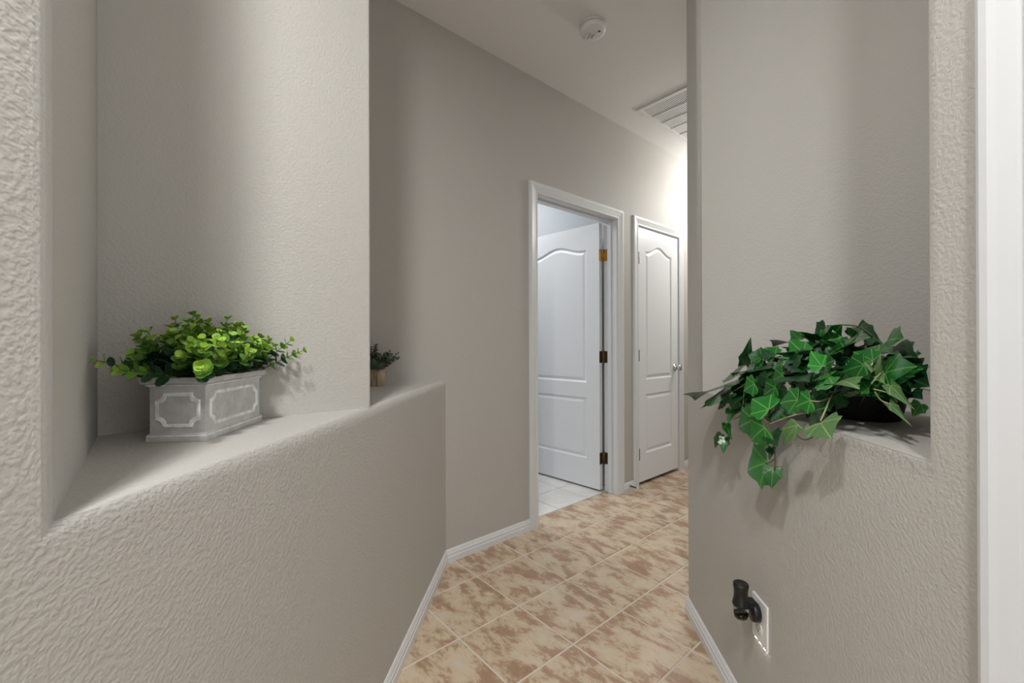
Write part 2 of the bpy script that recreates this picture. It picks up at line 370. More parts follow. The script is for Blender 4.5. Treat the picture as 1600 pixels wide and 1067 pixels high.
tw = tile_mesh('tile', WP-.005, WP-.005, M['tile_white']); tw0 = tile_mesh('tile', WP-.005, 2.262-1.979-.0025, M['tile_white'])
for i in range(-5, 2):
    for j in range(-1, 5):
        x = WX+(i-.5)*WP+WP
        if x > 2.76 or x < .7: continue
        if j == -1: link(tw0, 'tile', floor2, Matrix.Translation((x, (1.979+2.262-.0025)/2, 0)))
        else: link(tw, 'tile', floor2, Matrix.Translation((x, WY+(j+.5)*WP, 0)))

# --- baseboards
BP = [(0, 0), (.0125, 0), (.0125, .030), (.0105, .032), (.0105, .045), (.008, .050), (.0065, .058), (.003, BASEH), (0, BASEH)]
def baseboard(name, path, label, ends=True):
    """path: plan points, the room lies to the right of the direction of travel."""
    mb = MB(); n = len(path); P = [Vector((p[0], p[1])) for p in path]; rows = []
    for i, p in enumerate(P):
        def nrm(a, b): d = (b-a).normalized(); return Vector((d.y, -d.x))
        if i == 0: off = nrm(P[0], P[1]); k = 1
        elif i == n-1: off = nrm(P[-2], P[-1]); k = 1
        else:
            a, b = nrm(P[i-1], p), nrm(p, P[i+1]); off = (a+b).normalized(); k = 1/max(.3, off.dot(a))
        rows.append([(p.x+off.x*k*o, p.y+off.y*k*o, z) for o, z in BP])
    m = len(BP)
    for i in range(n-1):
        mb.add(rows[i]+rows[i+1], [(j, (j+1) % m, m+(j+1) % m, m+j) for j in range(m)])
    mb.add(rows[0], [tuple(range(m))]); mb.add(rows[-1], [tuple(range(m))])
    return struct(name, mb, M['white'], label, 'baseboard')
baseboard('baseboard_left', [S0, (YA-CL, YA)], 'white baseboard along the left diagonal wall')
baseboard('baseboard_hall', [(YA-CL, YA), (1.7475, YA)], 'white baseboard on hall wall before the open door')
baseboard('baseboard_between_doors', [(2.706, YA), (2.840, YA)], 'very short white baseboard between the two hall doors')
baseboard('baseboard_far', [(3.606, YA), (6.4, YA)], 'white baseboard on hall wall past the narrow door')
baseboard('baseboard_right', [(6.4, YH), K2, (.925, .925+CRR)], 'white baseboard along the right diagonal wall, wrapping its corner')

# ------------------------------------------------------------------ door frames
CP = [(0, 0), (0, .007), (.005, .0095), (.011, .0095), (.014, .007), (.020, .0085), (.040, .0125), (.050, .0150), (.060, .0155), (.066, .0135), (.068, 0)]
def casing(parent, xi, xr, zi, y, sgn=-1):
    m = len(CP)
    def strip(name, A, B):
        mb = MB(); a = [A(w, d) for w, d in CP]; b = [B(w, d) for w, d in CP]
        mb.add(a+b, [(j, j+1, m+j+1, m+j) for j in range(m-1)]+[(m-1, 0, m, 2*m-1)])
        mb.add(a, [tuple(range(m))]); mb.add(b, [tuple(range(m))])
        return build(name, mb, M['white'], parent)
    strip('side_casing', lambda w, d: (xi-w, y+sgn*d, 0), lambda w, d: (xi-w, y+sgn*d, zi+w))
    strip('head_casing', lambda w, d: (xi-w, y+sgn*d, zi+w), lambda w, d: (xr+w, y+sgn*d, zi+w))
    strip('side_casing', lambda w, d: (xr+w, y+sgn*d, zi+w), lambda w, d: (xr+w, y+sgn*d, 0))
def frame(name, x0, x1, xi, xr, zi, label, stop_y0, stop_y1):
    t = tag(empty(name, ((xi+xr)/2, YA, 0)), label, 'door frame', kind='structure')
    casing(t, xi, xr, zi, YA)
    j0, j1, jz = xi+.005, xr-.005, zi-.005
    build('side_jamb', MB().box((x0, YA, 0), (j0, YA+TW, jz)), M['white'], t, bevel=.001)
    build('side_jamb', MB().box((j1, YA, 0), (x1, YA+TW, jz)), M['white'], t, bevel=.001)
    build('head_jamb', MB().box((x0, YA, jz), (x1, YA+TW, DZ)), M['white'], t, bevel=.001)
    build('door_stop_strip', MB().box((j0, stop_y0, 0), (j0+.011, stop_y1, jz)), M['white'], t, bevel=.002)
    build('door_stop_strip', MB().box((j1-.011, stop_y0, 0), (j1, stop_y1, jz)), M['white'], t, bevel=.002)
    build('door_stop_strip', MB().box((j0+.011, stop_y0, jz-.011), (j1-.011, stop_y1, jz)), M['white'], t, bevel=.002)
    return t
fr1 = frame('trim_1', D1X0, D1X1, 1.8155, 2.638, 2.037, 'white moulded casing around the open doorway in the hall', YA+.045, YA+.078)
fr2 = frame('trim_2', D2X0, D2X1, 2.908, 3.538, 2.037, 'white moulded casing around the narrow closed door', YA+.040, YA+.075)

# ------------------------------------------------------------------ two-panel arch-top doors
def panel_loop(x0, x1, z0, z1, rise, ins, n=18):
    """outline of a panel inset by ins; rise > 0 gives the arched head."""
    pts = [(x0+ins, z0+ins), (x1-ins, z0+ins)]
    if rise <= 0: return pts+[(x1-ins, z1-ins), (x0+ins, z1-ins)]
    a, b = x0+ins, x1-ins
    top = []
    for k in range(n+1):
        t = k/n; x = b+(a-b)*t; u = 2*((x-x0)/(x1-x0))-1
        top.append((x, z1-ins+rise*(.5+.5*math.cos(math.pi*max(-1, min(1, u*1.12))))))
    return pts+top
def door_leaf(name, wd, ht, th, fr, label, stile=.118):
    """leaf in local x 0..wd (0 = hinge edge), y 0 = moulded face, +y into the leaf's thickness."""
    t = tag(empty(name, fr.to_translation()), label, 'door', kind='structure')
    P = [(stile, wd-stile, .215, .685, 0), (stile, wd-stile, .80, 1.825, .056)]
    for side in (0, 1):
        yf = 0 if side == 0 else th; sg = 1 if side == 0 else -1
        bm = bmesh.new(); edges = []
        def loop(pts):
            vv = [bm.verts.new(fr @ Vector((x, yf, z))) for x, z in pts]
            return [bm.edges.new((vv[i], vv[(i+1) % len(vv)])) for i in range(len(vv))]
        edges += loop([(0, 0), (wd, 0), (wd, ht), (0, ht)])
        for p in P: edges += loop(panel_loop(*p, 0))
        bmesh.ops.triangle_fill(bm, use_beauty=True, edges=edges)
        mb = MB(); bm.verts.index_update(); mb.add([v.co.copy() for v in bm.verts], [tuple(v.index for v in f.verts) for f in bm.faces]); bm.free()
        if side == 0:
            c = [fr @ Vector(q) for q in ((0,0,0),(wd,0,0),(wd,0,ht),(0,0,ht),(0,th,0),(wd,th,0),(wd,th,ht),(0,th,ht))]
            mb.add(c, [(0,1,5,4),(1,2,6,5),(2,3,7,6),(3,0,4,7)])
        body = build('door_slab' if side == 0 else 'door_back', mb, M['door'], t)
        for p in P:
            L = [(0, 0), (.006, .004), (.012, .009), (.020, .009), (.034, .003), (.040, .002)]
            mp = MB(); rows = [[fr @ Vector((x, yf+sg*d, z)) for x, z in panel_loop(*p, i)] for i, d in L]; n = len(rows[0])
            mp.add(sum(rows, []), [(r*n+k, r*n+(k+1) % n, (r+1)*n+(k+1) % n, (r+1)*n+k) for r in range(len(L)-1) for k in range(n)]+[tuple(range((len(L)-1)*n, len(L)*n))])
            build('panel', mp, M['door'], t)
    return t
HZ = (1.783, 1.015, .250)
# open leaf: swings into the tiled room, hinged on the far jamb, standing almost square to the wall
ang = math.radians(90+4.0)
piv = Vector((2.620, YA+TW+.010, .015))
ux = Vector((math.cos(ang), math.sin(ang), 0)); uy = Vector((-math.sin(ang)*-1, math.cos(ang)*-1, 0))
# local x along the leaf, local y from the seen face towards the room wall (+X)
uy = Vector((ux.y, -ux.x, 0))
ORG = piv - uy*.035
FR1 = Matrix(((ux.x, uy.x, 0, ORG.x), (ux.y, uy.y, 0, ORG.y), (0, 0, 1, ORG.z), (0, 0, 0, 1)))
d1 = door_leaf('door_1', .807, 2.012, .035, FR1, 'white two-panel arch-top door standing open into the white-tiled room')
for k, hz in enumerate(HZ):
    h = MB(); z0, z1 = hz-.044, hz+.044
    h.tube([(2.631, YA+TW+.001, z0-.003), (2.631, YA+TW+.001, z1+.003)], .0065, 8)
    hg = build('hinge', h, M['brass' if k == 0 else 'bronze'], d1, smooth=True)
    if k == 0: hg['label'] = 'shiny brass hinge'
    a = MB(); a.box((.006, -.0015+.0, 0), (.010, .034, .088), FR1 @ Matrix.Translation((-.0085, .001, hz-.044-.015)))
    a.box((2.6315, YA+TW-.036, z0), (2.634, YA+TW, z1))
    lf = build('hinge_plate', a, M['brass' if k == 0 else 'bronze'], hg)
# lever-side knob of the open leaf
kb = MB(); kb.lathe([(.031, 0), (.031, .006), (.012, .010), (.011, .030), (.022, .038), (.027, .050), (.024, .062), (.012, .067)], 20,
    FR1 @ Matrix.Translation((.747, 0, .905)) @ Matrix.Rotation(math.pi/2, 4, 'X'))
build('door_knob', kb, M['chrome'], d1, smooth=True)
# closed narrow leaf
FR2 = Matrix(((1, 0, 0, 2.9165), (0, 1, 0, YA+.003), (0, 0, 1, .027), (0, 0, 0, 1)))
d2 = door_leaf('door_2', .613, 2.000, .035, FR2, 'white narrow two-panel arch-top door, closed, with a chrome knob', .105)
for hz in (1.783, 1.022, .250):
    h = MB(); h.tube([(2.9125, YA-.004, hz-.046), (2.9125, YA-.004, hz+.046)], .0062, 8)
    hg = build('hinge', h, M['bronze'], d2, smooth=True)
    build('hinge_plate', MB().box((2.9128, YA-.0005, hz-.044), (2.9163, YA+.030, hz+.044)), M['bronze'], hg)
kb = MB(); kb.lathe([(.031, 0), (.031, .006), (.012, .010), (.011, .030), (.021, .036), (.026, .047), (.024, .058), (.012, .063)], 20,
    Matrix.Translation((3.468, YA+.003, .905)) @ Matrix.Rotation(math.pi/2, 4, 'X'))
build('door_knob', kb, M['chrome'], d2, smooth=True)

# ------------------------------------------------------------------ foreground door on the right diagonal wall
TD = Vector((1, 1, 0)).normalized(); ND = Vector((-1, 1, 0)).normalized()     # along the wall (away), out of the wall
def wfr(x, z=0, off=0):   # frame on the right wall at plan X = x : local x along wall, local y out of the wall, local z up
    o = Vector((x, x+CRR, z))+ND*off
    return Matrix(((TD.x, ND.x, 0, o.x), (TD.y, ND.y, 0, o.y), (0, 0, 1, o.z), (0, 0, 0, 1)))
F0 = wfr(.815)
t3 = tag(empty('trim_3', F0.to_translation()), 'white moulded door casing at the right edge, close to the camera', 'door frame', kind='structure')
def near_casing(name, x0, flip, z1=2.105, w=.066):
    mb = MB(); m = len(CP)
    for_z = [(0, 0), (1, z1)]
    rows = []
    for _, z in for_z: rows.append([F0 @ Vector((x0+(ww if not flip else -ww), d*1.05, z)) for ww, d in CP])
    mb.add(rows[0]+rows[1], [(j, j+1, m+j+1, m+j) for j in range(m-1)]+[(m-1, 0, m, 2*m-1)]); mb.add(rows[1], [tuple(range(m))])
    return build(name, mb, M['white'], t3)
near_casing('side_casing', 0, False)
near_casing('side_casing', -1.02, True)
build('head_casing', MB().box((-1.088, 0, 2.105), (.068, .015, 2.165), F0), M['white'], t3, bevel=.003)
build('side_jamb', MB().box((-.005, -.115, 0), (.06, .0005, 2.105), F0), M['white'], t3, bevel=.001)
F3 = F0 @ Matrix.Translation((-.008, -.012, .015)) @ Matrix.Rotation(math.pi, 4, 'Z')
door_leaf('door_3', 1.0, 2.05, .035, F3, 'white door beside the camera, just outside the right edge', .12)

# ------------------------------------------------------------------ smoke detector
sx, sy = 1.7295, 1.3725
DOWN = Matrix(((R0.x, -CF.x, 0, sx), (R0.y, -CF.y, 0, sy), (0, 0, -1, ZC), (0, 0, 0, 1)))    # local z down, y back towards the passage
sd = tag(empty('smoke_detector', (sx, sy, ZC)), 'round white smoke detector on the hall ceiling', 'smoke detector')
build('mounting_plate', MB().lathe([(.0655, 0), (.0655, .008), (.062, .010), (.060, .0105)], 40, DOWN), M['plastic_warm'], sd, smooth=True, bevel=.001)
build('cover', MB().lathe([(.060, .0125), (.0645, .0135), (.0655, .020), (.0645, .032), (.060, .038), (.050, .040), (.001, .041)], 40, DOWN), M['plastic'], sd, smooth=True)
g = MB(); g.lathe([(.058, .010), (.058, .0128)], 40, DOWN); build('vent_gap_shade', g, M['shade_gap'], sd)  # dark ring filling the gap in place of its shade
for k, (x, y) in enumerate(((-.027, -.018), (-.009, -.016), (.011, -.014))):
    SF = DOWN @ Matrix.Translation((x, y, 0)) @ Matrix.Rotation(-.28, 4, 'Z')
    build('sounder_rib', MB().box((-.0045, -.023, .038), (.0045, .023, .0465), SF), M['plastic'], sd, bevel=.002)
    if k < 2: build('sounder_slot', MB().box((.006, -.014, .0400), (.011, .014, .0416), SF), M['rubber_light'], sd)
build('test_button', MB().box((-.0055, -.0055, .039), (.0055, .0055, .0428), DOWN @ Matrix.Translation((.031, .016, 0)) @ Matrix.Rotation(.6, 4, 'Z')), M['rubber'], sd, bevel=.001)

# ------------------------------------------------------------------ ceiling air return grille
vx0, vx1, vy0, vy1 = 2.588, 3.352, 1.068, 1.677
av = tag(empty('air_vent', ((vx0+vx1)/2, (vy0+vy1)/2, ZC)), 'white louvred air return grille in the hall ceiling', 'air vent')
fw, zt, zb = .030, ZC, ZC-.010
for a, b in (((vx0, vy0), (vx1, vy0+fw)), ((vx0, vy1-fw), (vx1, vy1)), ((vx0, vy0+fw), (vx0+fw, vy1-fw)), ((vx1-fw, vy0+fw), (vx1, vy1-fw))):
    build('frame_bar', MB().box((*a, zb), (*b, zt)), M['plastic'], av, bevel=.002)
build('duct_shade_sheet', MB().box((vx0+fw, vy0+fw, ZC-.0012), (vx1-fw, vy1-fw, ZC-.0002)), M['shade_gap'], av)  # dark sheet for the shade between louvres; the ceiling has no hole
for x in (2.752, 2.882, 3.012, 3.146, 3.276):
    build('support_rib', MB().box((x-.0055, vy0+fw, zb-.0004), (x+.0055, vy1-fw, zb+.0010)), M['plastic'], av)
sl = MB(); sl.box((-(vx1-vx0)/2+fw, -.0036, -.0008), ((vx1-vx0)/2-fw, .0036, .0008)); slm = sl.mesh('louvre', M['plastic'])
y = vy0+fw+.007
while y < vy1-fw-.004:
    link(slm, 'louvre', av, Matrix.Translation(((vx0+vx1)/2, y, ZC-.0055)) @ Matrix.Rotation(math.radians(-28), 4, 'X')); y += .0128

# ------------------------------------------------------------------ outlet plate and plug-in oil warmer
PF = wfr(1.289, .357)
ol = tag(empty('outlet_plate', PF.to_translation()), 'white wall outlet plate with small lit strip along its lower edge', 'outlet')
build('cover_plate', MB().box((-.0405, 0, -.060), (.0405, .0065, .060), PF), M['plastic'], ol, bevel=.002)
for zz in (-.020, .020):
    rc = build('receptacle', MB().lathe([(.0172, .0055), (.0172, .0082), (.0165, .0086)], 24, PF @ Matrix.Translation((0, 0, zz)) @ Matrix.Rotation(-math.pi/2, 4, 'X')), M['plastic_warm'], ol, smooth=True)
    for xx, hh in ((-.0065, .008), (.0065, .0065)):
        build('slot', MB().box((xx-.001, .0086, zz-hh/2+.003), (xx+.001, .0089, zz+hh/2+.003), PF), M['rubber'], rc)
    build('slot', MB().lathe([(.0024, .0086), (.0024, .0089)], 10, PF @ Matrix.Translation((0, 0, zz-.008)) @ Matrix.Rotation(-math.pi/2, 4, 'X')), M['rubber'], rc)
for xx in (-.024, 0, .024):
    build('light_strip', MB().box((xx-.004, .0010, -.0622), (xx+.004, .0050, -.0590), PF), M['led'], ol)
wm = tag(empty('oil_warmer', (PF @ Vector((0, .009, .020)))), 'black plug-in scented oil warmer with clear glass bottle', 'air freshener')
BF = PF @ Matrix.Translation((0, .055, 0))
build('warmer_head', MB().lathe([(.0135, .1015), (.0165, .1030), (.0195, .1010), (.0200, .095), (.0182, .083), (.0175, .072), (.0188, .060), (.0215, .049), (.0222, .043), (.0205, .0400), (.004, .0395)], 28, BF), M['black'], wm, smooth=True)
build('vent_hole', MB().lathe([(.0135, .1012), (.007, .0985), (.0008, .0980)], 20, BF, cap=False), M['rubber'], wm, smooth=True)
bt = build('bottle', MB().lathe([(.0185, .0395), (.0190, .030), (.0185, .014), (.0165, .006), (.001, .0055)], 24, BF), M['glass'], wm, smooth=True)
build('oil', MB().lathe([(.0168, .020), (.0166, .014), (.0150, .0085), (.001, .008)], 20, BF), M['oil'], bt, smooth=True)
build('plug_body', MB().lathe([(.004, .0094), (.0225, .0096), (.0255, .012), (.0258, .024), (.0235, .029), (.004, .030)], 28, PF @ Matrix.Translation((0, 0, .024)) @ Matrix.Rotation(-math.pi/2, 4, 'X')), M['black'], wm, smooth=True)
build('plug_arm', MB().box((-.0125, .018, .034), (.0125, .050, .060), PF), M['black'], wm, bevel=.006, seg=3)

# ------------------------------------------------------------------ spring door stop on the short baseboard
ds = tag(empty('door_stop', (2.775, YA-.0125, .038)), 'small grey door stop on the baseboard between the doors', 'door stop')
build('base', MB().lathe([(.011, 0), (.011, .004), (.006, .008)], 16, Matrix.Translation((2.775, YA-.0105, .038)) @ Matrix.Rotation(math.pi/2, 4, 'X')), M['chrome'], ds, smooth=True)
build('spring', MB().tube([(2.775, YA-.016, .038), (2.775, YA-.075, .038)], .0055, 10), M['rubber'], ds, smooth=True)
build('tip', MB().lathe([(.0075, 0), (.0085, .004), (.0085, .012), (.004, .016)], 14, Matrix.Translation((2.775, YA-.073, .038)) @ Matrix.Rotation(math.pi/2, 4, 'X')), M['plastic'], ds, smooth=True)

# ------------------------------------------------------------------ round-leaf plant in the concrete planter
PA = onz(221, 695, ZL); PB = onz(324, 690, ZL)
ldir = (onz(404, 660, ZL)-PB); ldir.z = 0; ldir.normalize()
sdir = Vector((-ldir.y, ldir.x, 0))                       # from the long face into the niche
PW, PL, PH = .117, .226, .125
PF2 = Matrix(((sdir.x, ldir.x, 0, PB.x), (sdir.y, ldir.y, 0, PB.y), (0, 0, 1, ZL), (0, 0, 0, 1)))   # local x 0..PW, y 0..PL
pl = tag(empty('potted_plant', PF2 @ Vector((PW/2, PL/2, 0))), 'round-leaf green plant in rectangular grey concrete planter on left ledge', 'potted plant')
mb = MB()
rows = [(.003, .000), (.003, .008), (.004, .011), (.004, .0115), (.0045, .0145), (.0065, .015), (.0075, .018), (.0075, .103), (.0055, .107), (.0045, .108), (.0045, .1115), (-.001, .1125), (-.004, .116), (-.004, PH), (.008, PH), (.009, PH-.022)]
vv = []
for ins, z in rows: vv += [PF2 @ Vector(p) for p in ((ins, ins, z), (PW-ins, ins, z), (PW-ins, PL-ins, z), (ins, PL-ins, z))]
mb.add(vv, [(3, 2, 1, 0)]+[(i*4+k, i*4+(k+1) % 4, i*4+4+(k+1) % 4, i*4+4+k) for i in range(len(rows)-1) for k in range(4)])
planter = build('planter_box', mb, M['concrete'], pl, bevel=.0012, seg=2)
build('soil', MB().prism([(.0085, .0085), (PW-.0085, .0085), (PW-.0085, PL-.0085), (.0085, PL-.0085)], PH-.03, PH-.008, PF2), M['soil'], pl)
def notch(x0, x1, z0, z1, r, n=5):
    pts = []
    for cx, cz, a0 in ((x0, z0, 90), (x1, z0, 180), (x1, z1, 270), (x0, z1, 0)):
        for k in range(n+1):
            a = math.radians(a0-90*k/n) if True else 0
            pts.append((cx+r*math.cos(a), cz+r*math.sin(a)))
    return pts
def ridge(fr, x0, x1, z0, z1, r=.014):
    mb = MB(); rr = []
    for ins, d in ((0, 0), (.0012, .0022), (.0030, .0024), (.0046, .0008), (.0058, .0018), (.0072, 0)):
        rr.append([fr @ Vector((x, -d, z)) for x, z in notch(x0+ins, x1-ins, z0+ins, z1-ins, r)])
    n = len(rr[0])
    mb.add(sum(rr, []), [(i*n+k, i*n+(k+1) % n, (i+1)*n+(k+1) % n, (i+1)*n+k) for i in range(len(rr)-1) for k in range(n)])
    return build('panel_moulding', mb, M['whitewash'], planter, smooth=True)
def facefr(o, xa, n):   # local x along face, local y into the body, z up
    return Matrix(((xa.x, -n.x, 0, o.x), (xa.y, -n.y, 0, o.y), (0, 0, 1, o.z), (0, 0, 0, 1)))
I = .0076
ridge(facefr(PF2 @ Vector((0, I, 0)), sdir, -ldir), .017, PW-.017, .027, .095)
ridge(facefr(PF2 @ Vector((PW, PL-I, 0)), -sdir, ldir), .017, PW-.017, .027, .095)
ridge(facefr(PF2 @ Vector((I, 0, 0)), ldir, -sdir), .020, PL-.020, .027, .095)
ridge(facefr(PF2 @ Vector((PW-I, PL, 0)), -ldir, sdir), .020, PL-.020, .027, .095)
for z0, z1, o in ((.0105, .0128, .0036), (.1082, .1102, .0030)):
    mb = MB()
    for a, b in (((o, o), (PW-o, o+.002)), ((o, o), (o+.002, PL-o)), ((PW-o-.002, o), (PW-o, PL-o)), ((o, PL-o-.002), (PW-o, PL-o))): mb.box((*a, z0), (*b, z1), PF2)
    build('rim_line', mb, M['whitewash'], planter)

def round_leaf_mesh(name, m, n=10):
    mb = MB(); vs = [(0, 0, 0), (0, .5, -.03)]; uv = []
    for k in range(n):
        a = 2*math.pi*k/n-math.pi/2; x, y = .46*math.cos(a), .5+.5*math.sin(a)
        vs.append((x, y, .10*abs(x)*2*.9+.05*(y-.5)**2-.0))
    fs = [(1, 2+k, 2+(k+1) % n) for k in range(n)]
    mb.add(vs, fs); me = mb.mesh(name, m, True)
    uvl = me.uv_layers.new(name='UVMap')
    for l in me.loops: c = me.vertices[l.vertex_index].co; uvl.data[l.index].uv = (c.x, c.y)
    return me
LM = {k: round_leaf_mesh('leaf', M[k]) for k in ('lf_tip', 'lf_mid', 'lf_dark', 'lf_grey')}
def frame_from(o, ydir, up, s):
    y = ydir.normalized(); x = y.cross(up)
    x = x.normalized() if x.length > 1e-6 else Vector((1, 0, 0)); z = x.cross(y)
    return Matrix(((x.x*s, y.x*s, z.x*s, o.x), (x.y*s, y.y*s, z.y*s, o.y), (x.z*s, y.z*s, z.z*s, o.z), (0, 0, 0, 1)))
def sprig(base, d0, length, size, rnd, droop=.25, pairs=5):
    """curved stem and a list of (matrix, kind) for opposite round leaves with a small bright rosette at the tip."""
    pts = []; d = d0.normalized(); p = base.copy(); n = 7
    for k in range(n+1):
        pts.append(p.copy()); d = (d+Vector((rnd.uniform(-.06, .06), rnd.uniform(-.06, .06), -droop/n))).normalized(); p = p+d*(length/n)
    leaves = []; ph = rnd.uniform(0, 6.28)
    for j in range(pairs+1):
        t = .22+.78*j/pairs; k = min(n-1, int(t*n)); q = pts[k].lerp(pts[k+1], t*n-k) if t < 1 else pts[n]
        ax = (pts[min(n, k+1)]-pts[k]).normalized()
        a = ax.cross(Vector((.3, .2, 1))).normalized(); b = ax.cross(a)
        an = ph+j*math.pi/2
        s = size*(1.0-.42*max(0, t-.45)/.55)*rnd.uniform(.85, 1.12)
        kind = 'lf_tip' if t > .8 else ('lf_mid' if t > .5 else 'lf_dark')
        if rnd.random() < .12: kind = 'lf_dark' if kind == 'lf_mid' else 'lf_mid'
        for sg in (0, math.pi):
            o = a*math.cos(an+sg)+b*math.sin(an+sg)
            spread = .35+.75*t*.55
            leaves.append((frame_from(q, o*1.0+ax*(spread+rnd.uniform(-.15, .2)), ax, s), kind))
    an = ph+(pairs+1)*math.pi/2
    for sg in (0, math.pi/2, math.pi, 4.71):
        o = a*math.cos(an+sg)+b*math.sin(an+sg); leaves.append((frame_from(pts[n], o+ax*1.1, ax, size*.42), 'lf_tip'))
    return pts, leaves
rnd = random.Random(11); SP = []
for k in range(96):
    u = rnd.uniform(.012, PW-.012); v = rnd.uniform(.012, PL-.012)
    if k < 22: u = rnd.uniform(.008, .03)                 # along the long near face
    elif k < 34: v = rnd.uniform(.008, .035)              # along the short near face
    base = PF2 @ Vector((u, v, PH-.006))
    cu, cv = (u-PW/2)/(PW/2), (v-PL/2)/(PL/2)
    out = sdir*(cu*.55)+ldir*(cv*.5)+Vector((0, 0, rnd.uniform(.55, 1.25)))+Vector((rnd.uniform(-.3, .3), rnd.uniform(-.3, .3), 0))
    L = rnd.uniform(.055, .105)
    if abs(cu) < .5 and abs(cv) < .6: L = rnd.uniform(.09, .130); out.z = 1.3
    SP.append((base, out, L))
for b_, o_ in (((.05, .004), (.35, -.9, .30)), ((.085, .006), (.6, -.8, .35)), ((.010, .02), (-.35, -.85, .32)), ((.008, .225), (-.4, .55, .40)), ((.012, .21), (-.5, .5, .7)), ((.03, .10), (-.1, -.1, 1.4)), ((.05, .15), (.0, .1, 1.5))):
    SP.append((PF2 @ Vector((*b_, PH-.002)), sdir*o_[0]+ldir*o_[1]+Vector((0, 0, o_[2])), .105))
made = []
def clear(p):   # keep foliage out of the niche's back and side walls
    return Vector((max(p.x, -.066), min(p.y, 1.207), p.z))
for base, out, L in SP:
    tip = base+out.normalized()*L
    if tip.y > 1.19: out = Vector((out.x, min(out.y, (1.185-base.y)/L), out.z))
    if tip.x < -.055: out = Vector((max(out.x, (-.05-base.x)/L), out.y, out.z))
    made.append(sprig(base, out, L, .0245, rnd, .16, 5 if L < .09 else 6))
made.sort(key=lambda s: (s[0][-1]-EYE).length)
count = 0
for pts, leaves in made:
    st = build('sprig', MB().tube([clear(p) for p in pts], .0013, 5, .0007), M['sprig'], pl)
    leaves = [(m4, kd) for m4, kd in leaves if (m4 @ Vector((0, 1, 0))).y < 1.214 and (m4 @ Vector((0, 1, 0))).x > -.073]
    if count+len(leaves) <= 300:
        for m4, kd in leaves: link(LM[kd], 'leaf', st, m4)
        count += len(leaves)
    else:
        for kd in ('lf_tip', 'lf_mid', 'lf_dark'):
            fm = MB()
            for m4, k2 in leaves:
                if k2 == kd: fm.add([m4 @ v.co for v in LM[kd].vertices], [tuple(p.vertices) for p in LM[kd].polygons])
            if fm.v:
                o = build('foliage', fm, M[kd], st, smooth=True); o['kind'] = 'stuff'
                o.data.uv_layers.new(name='UVMap')

# ------------------------------------------------------------------ small potted plant behind the post
pc = onz(586, 602.5, ZL); sp_ = tag(empty('small_potted_plant', pc), 'small grey-green plant in round tan pot, half hidden behind the left wall edge', 'potted plant')
TR = Matrix.Translation(pc)
build('pot', MB().lathe([(.039, 0), (.041, .002), (.0425, .040), (.0430, .078), (.0400, .078), (.0395, .066)], 32, TR), M['cork'], sp_, smooth=True)
build('soil', MB().lathe([(.0394, .060), (.0394, .067), (.001, .070)], 24, TR), M['soil'], sp_, smooth=True)
for k in range(44):
    a = rnd.uniform(0, 6.28); r = rnd.uniform(.0, .032)
    base = pc+Vector((r*math.cos(a), r*math.sin(a), .070)); out = Vector((math.cos(a)*r*30, math.sin(a)*r*30, rnd.uniform(.35, 1.3)))
    pts, leaves = sprig(base, out, rnd.uniform(.065, .11), .0175, rnd, .25, 7)
    st = build('sprig', MB().tube(pts, .001, 4, .0006), M['sprig'], sp_)
    fm = MB()
    for m4, k2 in leaves:
        fm.add([m4 @ v.co for v in LM['lf_grey'].vertices], [tuple(p.vertices) for p in LM['lf_grey'].polygons])
    o = build('foliage', fm, M['lf_grey'], st, smooth=True); o['kind'] = 'stuff'; o.data.uv_layers.new(name='UVMap')

# ------------------------------------------------------------------ ivy on the right ledge
def ivy_mesh(name, m, wd=1.0, fold=.18, curl=.18):
    half = [(0, 0), (.14, -.09), (.31, -.11), (.46, -.04), (.45, .09), (.43, .20), (.51, .34), (.42, .43), (.31, .52), (.22, .68), (.11, .85), (0, 1.0)]
    mid = [(0, 0), (0, .12), (0, .25), (0, .42), (0, .60), (0, .80), (0, 1.0)]
    bm = bmesh.new()
    def zz(x, y): return fold*abs(x)-curl*(y-.25)**2-.22*curl*(x*x)*4+.02*math.sin(9*x+3*y)
    R_ = [(x*wd, y) for x, y in half]
    L_ = [(-x*wd, y) for x, y in half[1:-1]]
    vm = [bm.verts.new((0, y, zz(0, y))) for _, y in mid]
    vr = [vm[0]]+[bm.verts.new((x, y, zz(x, y))) for x, y in R_[1:-1]]+[vm[-1]]
    vl = [vm[0]]+[bm.verts.new((x, y, zz(x, y))) for x, y in L_]+[vm[-1]]
    link_i = [0, 0, 0, 0, 1, 2, 2, 3, 3, 4, 5, 6]
    for side, flip in ((vr, False), (vl, True)):
        for i in range(len(side)-1):
            a, b = side[i], side[i+1]; p, q = vm[link_i[i]], vm[link_i[i+1]]
            poly = [a, b, q, p]; u = []
            for v in poly:
                if v not in u: u.append(v)
            if len(u) >= 3:
                try: bm.faces.new(u if not flip else u[::-1])
                except ValueError: pass
    me = bpy.data.meshes.new(name); bm.to_mesh(me); bm.free(); me.materials.append(m)
    me.polygons.foreach_set('use_smooth', [True]*len(me.polygons))
    uvl = me.uv_layers.new(name='UVMap')
    for l in me.loops: c = me.vertices[l.vertex_index].co; uvl.data[l.index].uv = (c.x/wd, c.y)
    return me
IM = {}
for mk in ('ivy', 'ivy_bright', 'ivy_dark', 'ivy_pale'):
    IM[mk] = [ivy_mesh('leaf', M[mk], .92, .14, .16), ivy_mesh('leaf', M[mk], 1.12, .24, .26), ivy_mesh('leaf', M[mk], .8, .40, .30)]
PC = Vector((1.362, .236, ZL))
iv = tag(empty('ivy_plant', PC), 'trailing green ivy in black pot spilling over the right ledge', 'potted plant')
TR = Matrix.Translation(PC)
